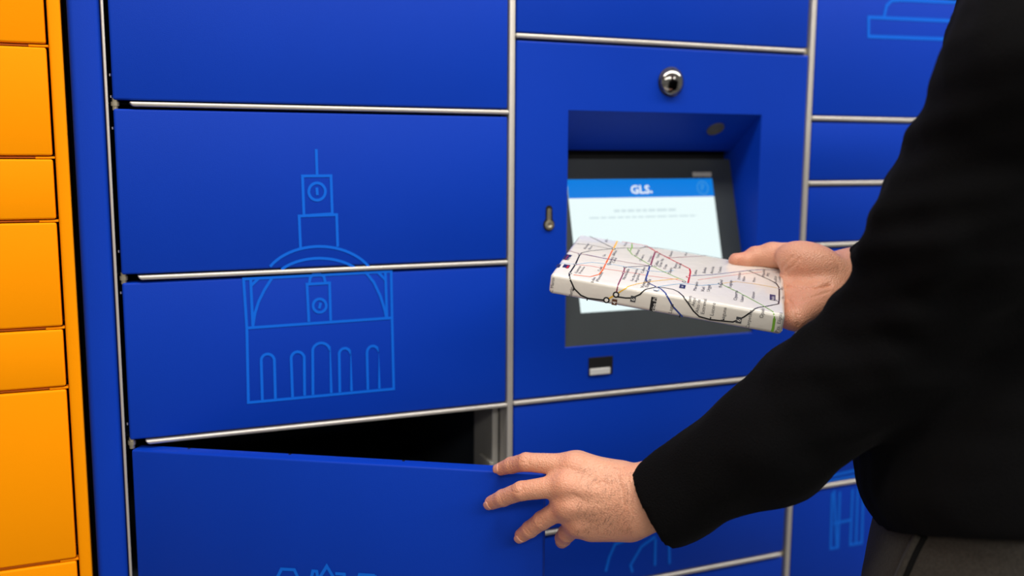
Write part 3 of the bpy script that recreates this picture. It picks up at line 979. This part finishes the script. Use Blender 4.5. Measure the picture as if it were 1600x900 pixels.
# back of the hand: metacarpals
for f_, w0, r0, r1 in (('i', at(985, 752, .934), .0145, .0112), ('m', at(985, 772, .930), .0150, .0118), ('r', at(985, 792, .930), .0150, .0114), ('p', at(985, 812, .934), .0140, .0112)):
    lh.cone(w0, H[f_][0], r0, r1, .014)
# palm thickness behind them
for f_, w0 in (('i', at(985, 760, .948)), ('m', at(985, 778, .946)), ('r', at(985, 795, .946)), ('p', at(985, 812, .948))):
    lh.cone(w0, towards(H[f_][0], .012) + R_ * .006, .0135, .0115, .014)
lh.cone(at(980, 818, .945), at(925, 823, .955), .0150, .0135, .014)        # ulnar edge
lh.cone(at(970, 748, .948), at(925, 742, .965), .0140, .0120, .014)         # thumb base behind
lh.cone(at(925, 742, .965), at(895, 757, .985), .0115, .0100, .006); lh.cone(at(895, 757, .985), at(872, 766, 1.000), .0098, .0080, .003)
for f_ in 'imrp':
    J, r = H[f_], RAD[f_]
    lh.cone(J[0], J[1], r[0] * 0.93, r[1] * 1.0, .007)
    lh.cone(J[1], J[2], r[1] * 0.98, r[2], .0022); lh.cone(J[2], J[3], r[2], r[3], .0022)
    lh.cone(J[0] - F_ * .0030, J[0] - F_ * .0030 + unit(J[0] - J[1]) * .004, .0092, .0085, .008)
# webs between the finger roots
for a, b in (('i', 'm'), ('m', 'r'), ('r', 'p')):
    p = H[a][0] + (H[a][1] - H[a][0]) * .22; q = H[b][0] + (H[b][1] - H[b][0]) * .22
    lh.cone(towards(p, .003), towards(q, .003), .0062, .0062, .008)
# tendons
for f_, w0 in (('i', at(975, 762, .919)), ('m', at(975, 778, .917)), ('r', at(975, 793, .918)), ('p', at(980, 808, .922))):
    a = H[f_][0] - F_ * .0085
    lh.cone(w0 + F_ * .0035, a, .0020, .0030, .006)
# wrinkles over the finger joints, small folds on the back of the hand and wrist
V, Q = surface_net(lh, np.array([0.325, -0.385, 0.870]), np.array([0.545, -0.165, 1.050]), 0.0010)
G_ = []
ov = lambda cx, cy, a, b, rot=0, n=9, a0=0, a1=330: [(cx + a * math.cos(t) * math.cos(rot) - b * math.sin(t) * math.sin(rot), cy + a * math.cos(t) * math.sin(rot) + b * math.sin(t) * math.cos(rot)) for t in [math.radians(a0 + (a1 - a0) * q / n) for q in range(n + 1)]]
for cx, cy, a, b, rot in ((818, 719, 5.5, 4.0, .1), (809, 765, 6.5, 5.5, -.35), (843, 815, 5.5, 4.5, -.6)):
    G_.append(groove(lh, ov(cx, cy, a, b, rot), .0005, .0009))
    dx, dy = math.cos(rot), math.sin(rot)
    for o in (-10, 9):
        G_.append(groove(lh, [(cx + o * dx + 5 * dy, cy + o * dy - 5 * dx), (cx + o * dx * .85, cy + o * dy * .85), (cx + o * dx - 5 * dy, cy + o * dy + 5 * dx)], .0004, .0009))
for cx, cy, rot in ((785, 777, -.35), (824, 829, -.65), (798, 726, -.15)):
    dx, dy = math.cos(rot), math.sin(rot)
    for o in (-3, 2): G_.append(groove(lh, [(cx + o * dx + 5 * dy, cy + o * dy - 5 * dx), (cx + o * dx, cy + o * dy), (cx + o * dx - 5 * dy, cy + o * dy + 5 * dx)], .0004, .0009))
for pts in ([(895, 772), (903, 776), (911, 782)], [(932, 757), (941, 752), (950, 757)], [(966, 745), (972, 765), (975, 790)], [(982, 745), (986, 770), (987, 800)]):
    G_.append(groove(lh, pts, .0005, .0014))
V = carve(V, Q, G_)
lj = []
for f_ in 'imrp':
    lj += [(H[f_][3], .010, .75), (H[f_][2], .009, .25), (H[f_][1], .010, .55), (H[f_][0] - F_ * .008, .011, .45)]
add_chunk(V, Q, lj)
LV, LQ = V, Q

# ---- right hand: palm up under the parcel, thumb on top
rh = Field()
TH_ = [at(1296, 424, 1.085), at(1228, 401, 1.098), at(1181, 402, 1.103), at(1150, 407, 1.098)]
rh.cone(TH_[0], TH_[1], .0190, .0148, .014); rh.cone(TH_[1], TH_[2], .0143, .0122, .006); rh.cone(TH_[2], at(1165, 408, 1.100), .0122, .0098, .003); rh.cone(at(1165, 408, 1.100), TH_[3], .0098, .0084, .003)
rh.cone(at(1206, 397, 1.10), at(1206, 397, 1.10), .0135, .0135, .006)
rh.ell(at(1268, 413, 1.066), np.array([unit(TH_[1] - TH_[0]), unit(np.cross(unit(TH_[1] - TH_[0]), F_)), unit(np.cross(unit(TH_[1] - TH_[0]), np.cross(unit(TH_[1] - TH_[0]), F_)))]), (.040, .0235, .0220), .010)
# wrist and forearm
w1, w2 = at(1335, 414, 1.085), at(1330, 440, 1.068)
rh.cone(at(1296, 432, 1.078), at(1345, 428, 1.080), .0185, .0185, .014)
e1, e2 = at(1460, 436, 1.085), at(1460, 452, 1.070)
rh.cone(e1, w1, .026, .0185, .02); rh.cone(e2, w2, .026, .0185, .02)
# fingers in the parcel's own frame: they run under it to the left
def up(a, b, c): return pk(PL + a, b, c)
FB = -PT - .0095
RHF = {'i': [up(.004, .128, -.012), up(-.040, .129, FB), up(-.066, .128, FB), up(-.086, .126, FB)],
       'm': [up(.010, .104, -.016), up(-.038, .109, FB), up(-.068, .108, FB), up(-.090, .106, FB)],
       'r': [up(.013, .082, -.020), up(-.032, .090, FB), up(-.060, .089, FB), up(-.080, .087, FB)],
       'p': [up(.0145, .060, -.022), up(-.014, .070, FB), up(-.034, .071, FB), up(-.050, .070, FB)]}
RR = {'i': [.0112, .0090, .0082, .0070], 'm': [.0115, .0092, .0084, .0072], 'r': [.0110, .0088, .0080, .0070], 'p': [.0108, .0080, .0072, .0062]}
pw = {'i': at(1320, 425, 1.088), 'm': at(1322, 434, 1.082), 'r': at(1318, 444, 1.072), 'p': at(1310, 452, 1.062)}
for f_ in 'imrp':
    J, r = RHF[f_], RR[f_]
    rh.cone(pw[f_], J[0], .0160, .0130, .014)
    rh.cone(J[0], J[1], r[0], r[1], .006); rh.cone(J[1], J[2], r[1], r[2], .002); rh.cone(J[2], J[3], r[2], r[3], .002)
rh.cone(at(1305, 463, 1.054), at(1253, 487, 1.032), .0150, .0145, .008)      # heel of the palm
# creases: the deep one under the ball of the thumb, finger root, thumb root
V, Q = surface_net(rh, np.array([0.565, -0.365, 1.065]), np.array([0.885, -0.140, 1.225]), 0.0013)
G_ = [groove(rh, [(1226, 447), (1245, 449), (1268, 450), (1286, 447), (1296, 445)], .0034, .0026),
      groove(rh, [(1232, 468), (1241, 480), (1246, 493), (1247, 508)], .0012, .0014),
      groove(rh, [(1221, 421), (1228, 411), (1238, 401)], .0009, .0014), groove(rh, [(1227, 424), (1238, 417), (1249, 404)], .0008, .0014),
      groove(rh, [(1252, 470), (1272, 463), (1294, 456)], .0009, .0016), groove(rh, [(1300, 398), (1310, 412), (1312, 426)], .0006, .002)]
V = carve(V, Q, G_)
add_chunk(V, Q, [(TH_[3], .016, .7), (TH_[2], .012, .4), (at(1246, 490, 1.02), .022, .5), (at(1268, 414, 1.06), .03, .2)])
RV, RQ = V, Q

# ---- the rest of the body (under the clothes) with neck and head
bd = Field()
NECK = CHEST + UP * .20 + FR * .02; HEAD = CHEST + UP * .355 + FR * .055
bd.ell(CHEST + UP * .02, AX, (.092, .145, .185), .05); bd.ell(HIP + UP * .06, AX, (.10, .145, .17), .08)
bd.cone(LS, LE, .045, .036, .03); bd.cone(LE, LW + (LE - LW) * .35, .036, .026, .02)
bd.cone(RS, RE, .045, .036, .03); bd.cone(RE, RW + (RE - RW) * .3, .036, .026, .02)
HL, HR = HIP + LF * .085, HIP - LF * .085
KL, KR = HL + np.array([0, 0, -.43]) + FR * .02, HR + np.array([0, 0, -.43]) + FR * .02
AL, AR = KL + np.array([0, 0, -.39]) - FR * .03, KR + np.array([0, 0, -.39]) - FR * .03
for a, b_, c in ((HL, KL, AL), (HR, KR, AR)):
    bd.cone(a, b_, .075, .05, .05); bd.cone(b_, c, .048, .036, .02); bd.cone(c - UP * .015, c + FR * .12 - UP * .04, .034, .022, .02)
bd.cone(CHEST + UP * .14, NECK + UP * .07, .068, .056, .04)
bd.ell(HEAD + UP * .035 - FR * .01, AX, (.098, .077, .098), .03); bd.ell(HEAD - UP * .045 + FR * .03, AX, (.062, .056, .070), .04)
bd.cone(HEAD + FR * .082 + UP * .02, HEAD + FR * .108 - UP * .020, .010, .013, .012)
bd.ell(HEAD + FR * .087 - UP * .052, AX, (.010, .024, .008), .008)
for s in (1, -1):
    bd.ell(HEAD + LF * s * .078, AX, (.018, .008, .032), .008); bd.ell(HEAD + FR * .086 + LF * s * .032 + UP * .022, AX, (.012, .017, .011), .01, True)
V, Q = surface_net(bd, HIP + np.array([-.33, -.33, -.905]), HIP + np.array([.33, .33, .86]), 0.0075)
add_chunk(V, Q, [])
BV = np.concatenate(BODY_V); BQ = np.concatenate(BODY_Q)
body = mesh_obj('body', BV, BQ, SKIN, person, np.concatenate(BODY_B))


# ---- fingernails (children of the body)
def nail(c, d, nrm, wid, ln, rr):
    d = unit(d); nrm = unit(nrm - d * (nrm @ d)); s = np.cross(d, nrm)
    bm = bmesh.new(); g = []
    NU, NV = 7, 6
    for lay in (0, 1):
        for i in range(NV):
            v = i / (NV - 1) * 2 - 1
            row = []
            for j in range(NU):
                u_ = (j / (NU - 1) * 2 - 1) * math.sqrt(max(0.15, 1 - 0.55 * v ** 4))
                x = u_ * wid / 2
                h = math.sqrt(max(rr * rr - x * x, 0)) - rr
                row.append(bm.verts.new(c + s * x + d * (v * ln / 2) + nrm * (h + (0.0003 if lay == 0 else -0.0007))))
            g.append(row)
    for lay in (0, 1):
        for i in range(NV - 1):
            for j in range(NU - 1):
                a = g[lay * NV + i]; b_ = g[lay * NV + i + 1]
                bm.faces.new((a[j], a[j + 1], b_[j + 1], b_[j]))
    bnd = [(0, j) for j in range(NU)] + [(i, NU - 1) for i in range(1, NV)] + [(NV - 1, j) for j in range(NU - 2, -1, -1)] + [(i, 0) for i in range(NV - 2, 0, -1)]
    for k in range(len(bnd)):
        p, q = bnd[k - 1], bnd[k]
        bm.faces.new((g[p[0]][p[1]], g[q[0]][q[1]], g[NV + q[0]][q[1]], g[NV + p[0]][p[1]]))
    bmesh.ops.recalc_face_normals(bm, faces=bm.faces[:])
    return obj('fingernail', bm, NAIL, body, True)


for f_ in 'imr':
    J, r = H[f_], RAD[f_]
    d = unit(J[3] - J[2]); nrm = unit(-F_ - d * (-F_ @ d) + (U_ * .45 if f_ == 'i' else -R_ * .0))
    nrm = unit(nrm - d * (nrm @ d))
    nail(J[3] + d * .0016 + nrm * (r[3] - .00005), unit(d + F_ * .25), nrm, r[3] * 1.35, .0085, r[3] * 1.0)

# ---- dark hairs on the back of the left hand
vn = np.zeros_like(LV)
tri = np.cross(LV[LQ[:, 2]] - LV[LQ[:, 0]], LV[LQ[:, 3]] - LV[LQ[:, 1]])
for k in range(4): np.add.at(vn, LQ[:, k], tri)
vn /= np.linalg.norm(vn, axis=1)[:, None] + 1e-12
rel = LV - CAM; dz = rel @ F_; ppx = 800 + FPX * (rel @ R_) / dz; ppy = 450 - FPX * (rel @ U_) / dz
sel = np.where((vn @ F_ < -0.35) & (ppx > 903) & (ppx < 992) & (ppy > 728) & (ppy < 832))[0]
hb = bmesh.new()
lowdir = unit(-U_ * 1.0 - R_ * 0.55)
for k in rng.choice(sel, 520):
    p = LV[k]; n_ = vn[k]
    wgt = 0.35 + 0.65 * ((ppy[k] - 728) / 104) * (1 - 0.5 * (ppx[k] - 903) / 90)
    if rng.random() > wgt: continue
    d = lowdir + rng.normal(0, .28, 3); d = unit(d - n_ * (d @ n_)); s = np.cross(d, n_)
    L_ = rng.uniform(.003, .0065); w_ = .00007
    P = [p + n_ * (0.0002 + .0011 * math.sin(t * 2.2)) + d * L_ * t for t in (0, .35, .7, 1)]
    vs = [(hb.verts.new(q + s * w_ * (1 - .8 * t)), hb.verts.new(q - s * w_ * (1 - .8 * t))) for q, t in zip(P, (0, .35, .7, 1))]
    for a, b_ in zip(vs, vs[1:]): hb.faces.new((a[0], b_[0], b_[1], a[1]))
hh = obj('hand_hair', hb, HAIRM, body); hh['kind'] = 'stuff'

# ---- jumper
def wave(X, d, f, ph): return np.sin((X @ np.array(d, np.float32)) * f + ph)


sw = Field()
sw.ell(CHEST + UP * .035, AX, (.105, .160, .205), .05)
sw.ell(CHEST - UP * .17 + FR * .010, AX, (.132, .172, .23), .06)
sw.ell(HIP + UP * .115 + FR * .010, AX, (.142, .186, .110), .05)
sw.cone(CHEST + UP * .15 + LF * .10, LS, .075, .066, .05); sw.cone(CHEST + UP * .15 - LF * .10, RS, .075, .066, .05)
sw.cone(LS, LM, .066, .0645, .03); sw.cone(LM, LE, .0645, .0630, .03)
cuff = at(1005, 794, .925)
FA = [LE, at(1280, 625, .885), at(1200, 688, .897), at(1055, 776, .920), at(1000, 801, .926)]
for (p, q, ra, rb) in zip(FA, FA[1:], (.0630, .0575, .0565, .0408), (.0575, .0565, .0408, .0365)): sw.cone(p, q, ra, rb, .012)
sw.cone(RS, RE, .064, .066, .03); sw.cone(RE, at(1420, 428, 1.075), .066, .040, .03); sw.cone(at(1420, 428, 1.075), at(1365, 420, 1.075), .038, .033, .01)
sw.cone(CHEST + UP * .17 + FR * .01, NECK + UP * .045, .088, .068, .04)
sw.cone(at(1036, 797, .922), at(1085, 786, .918), .0245, .0245, .02)
# bunched folds at the inner elbow
for a, b_, r in (((1404, 332, .80), (1470, 350, .765), .012), ((1388, 362, .81), (1470, 400, .77), .015), ((1373, 412, .83), (1450, 440, .785), .015), ((1350, 452, .845), (1430, 500, .80), .015), ((1318, 492, .86), (1390, 560, .815), .017),
                 ((1272, 532, .87), (1340, 605, .83), .014)):
    sw.cone(at(*a), at(*b_), r, r * .8, .022)


def folds(X):
    d = 0.0016 * wave(X, (30, 12, 55), 1.0, 0.5) + 0.0011 * wave(X, (-70, 40, 60), 1.0, 1.7) + 0.0006 * wave(X, (110, 150, -90), 1.0, 0.3)
    q = at(1440, 390, .80); g = np.exp(-((X - q) ** 2).sum(-1) / (.15 ** 2))
    d = d + g * (0.0026 * wave(X, U_ * 120 + R_ * 28, 1.0, .4) + .0018 * wave(X, U_ * 205 - R_ * 40, 1.0, 1.1))
    return d.astype(np.float32)


sw.disp(folds)
NECKQ = NECK + UP * .045
V0_, Q0_ = None, None
cuff_c = at(1019, 790, .925)
sw_left_cut = (cuff_c, unit(-R_ * .9 - U_ * .55 + F_ * .30))


# cuts: hem, neckline; the left cuff is cut only near the hand
def shape(X):
    d = Field.eval(sw, X)
    X64 = X
    hem_n = unit(-UP - F_ * .33)
    hem_q = at(1382, 827, .93)
    hem = ((X64 - hem_q) @ hem_n).astype(np.float32)
    d = np.where((X64 - CAM) @ R_ > 0.29, np.maximum(d, hem), d)
    d = np.maximum(d, ((X64 - NECKQ) @ UP).astype(np.float32))
    near = np.sqrt(((X64 - cuff_c) ** 2).sum(-1)) - 0.11
    cutv = ((X64 - sw_left_cut[0]) @ sw_left_cut[1]).astype(np.float32)
    d = np.where(near < 0, np.maximum(d, cutv), d)
    return d


class F2:
    def eval(self, X): return shape(X)


V, Q = surface_net(F2(), np.array([0.40, -0.68, 0.88]), np.array([1.12, -0.16, 1.53]), 0.0042)
jumper = mesh_obj('jumper', V, Q, SWEATER, person)

# ---- trousers
tr = Field()
tr.ell(HIP + UP * .04, AX, (.124, .168, .20), .06)
for a, b_, c in ((HL, KL, AL), (HR, KR, AR)):
    tr.cone(a + FR * .012 - UP * .03, b_, .098, .068, .06); tr.cone(b_, c, .068, .060, .03)
tr.cone(HIP + UP * .06, HIP + UP * .0, .10, .12, .05)
tr.disp(lambda X: (0.0012 * wave(X, (60, 30, 25), 1.0, 0.2) + .0008 * wave(X, (-40, 90, 50), 1, 2)).astype(np.float32))
tr.cut(HIP + UP * .16, UP); tr.cut(AL - UP * .02, -UP)
V, Q = surface_net(tr, HIP + np.array([-.26, -.26, -.9]), HIP + np.array([.26, .26, .20]), 0.006)
trousers = mesh_obj('trousers', V, Q, TROUSER, person)

# pocket: welt edge and dark slit on the left side
def strip(name, pts, wid, lift, m, parent):
    bm = bmesh.new(); L = []
    for k, (px, py) in enumerate(pts):
        p = surf(tr, px, py, .6); e = 2e-3
        a, b = pts[max(0, k - 1)], pts[min(len(pts) - 1, k + 1)]
        d = unit(surf(tr, *b) - surf(tr, *a)); n_ = unit(np.cross(d, np.cross(-F_, d))); sd = np.cross(d, n_)
        L.append([bm.verts.new(p + sd * wid * u_ + n_ * h_) for u_, h_ in ((-.5, -.004), (-.5, lift * .6), (-.2, lift), (.2, lift), (.5, lift * .6), (.5, -.004))])
    for r0, r1 in zip(L, L[1:]):
        for k in range(6): bm.faces.new((r0[k], r0[(k + 1) % 6], r1[(k + 1) % 6], r1[k]))
    bm.faces.new(L[0]); bm.faces.new(L[-1][::-1])
    bmesh.ops.recalc_face_normals(bm, faces=bm.faces[:])
    return obj(name, bm, m, parent, True)


strip('pocket_slit', [(1448, 838), (1441, 850), (1433, 866), (1425, 884), (1417, 903), (1409, 925)], .0065, .0012, SEAM, trousers)
strip('pocket_welt', [(1439, 838), (1432, 851), (1424, 868), (1416, 886), (1408, 905), (1400, 926)], .0100, .0030, TROUSER, trousers)

# ---- hair, eyes, shoes
hr = Field()
hr.ell(HEAD + UP * .045 - FR * .018, AX, (.100, .083, .100), .03)
hr.cut(HEAD + FR * .055 + UP * .03, unit(FR - UP * .55)); hr.cut(HEAD - UP * .035, -UP)
hr.disp(lambda X: (0.0015 * wave(X, (300, 200, 150), 1.0, 0.2) + .001 * wave(X, (-240, 390, 250), 1, 2)).astype(np.float32))
V, Q = surface_net(hr, HEAD - .14, HEAD + .16, 0.005)
mesh_obj('hair', V, Q, HAIRM, person)
for s in (1, -1):
    bm = bmesh.new(); bmesh.ops.create_uvsphere(bm, u_segments=16, v_segments=10, radius=.0115)
    for v in bm.verts: v.co = v.co + Vector(HEAD + FR * .074 + LF * s * .032 + UP * .022)
    obj('eye', bm, EYE, person, True)
for a in (AL, AR):
    sh = Field()
    sh.cone(a - UP * .045 - FR * .03, a - UP * .052 + FR * .15, .042, .036, .02); sh.cone(a - UP * .03, a + UP * .03, .045, .045, .02)
    sh.cut(np.array([0, 0, 0.002]), -UP)
    V, Q = surface_net(sh, a + np.array([-.25, -.25, -.1]), a + np.array([.25, .25, .08]), 0.006)
    mesh_obj('shoe', V, Q, LEATHER, person)
bpy.context.view_layer.update()
for ch in person.children: ch.matrix_parent_inverse = person.matrix_world.inverted()
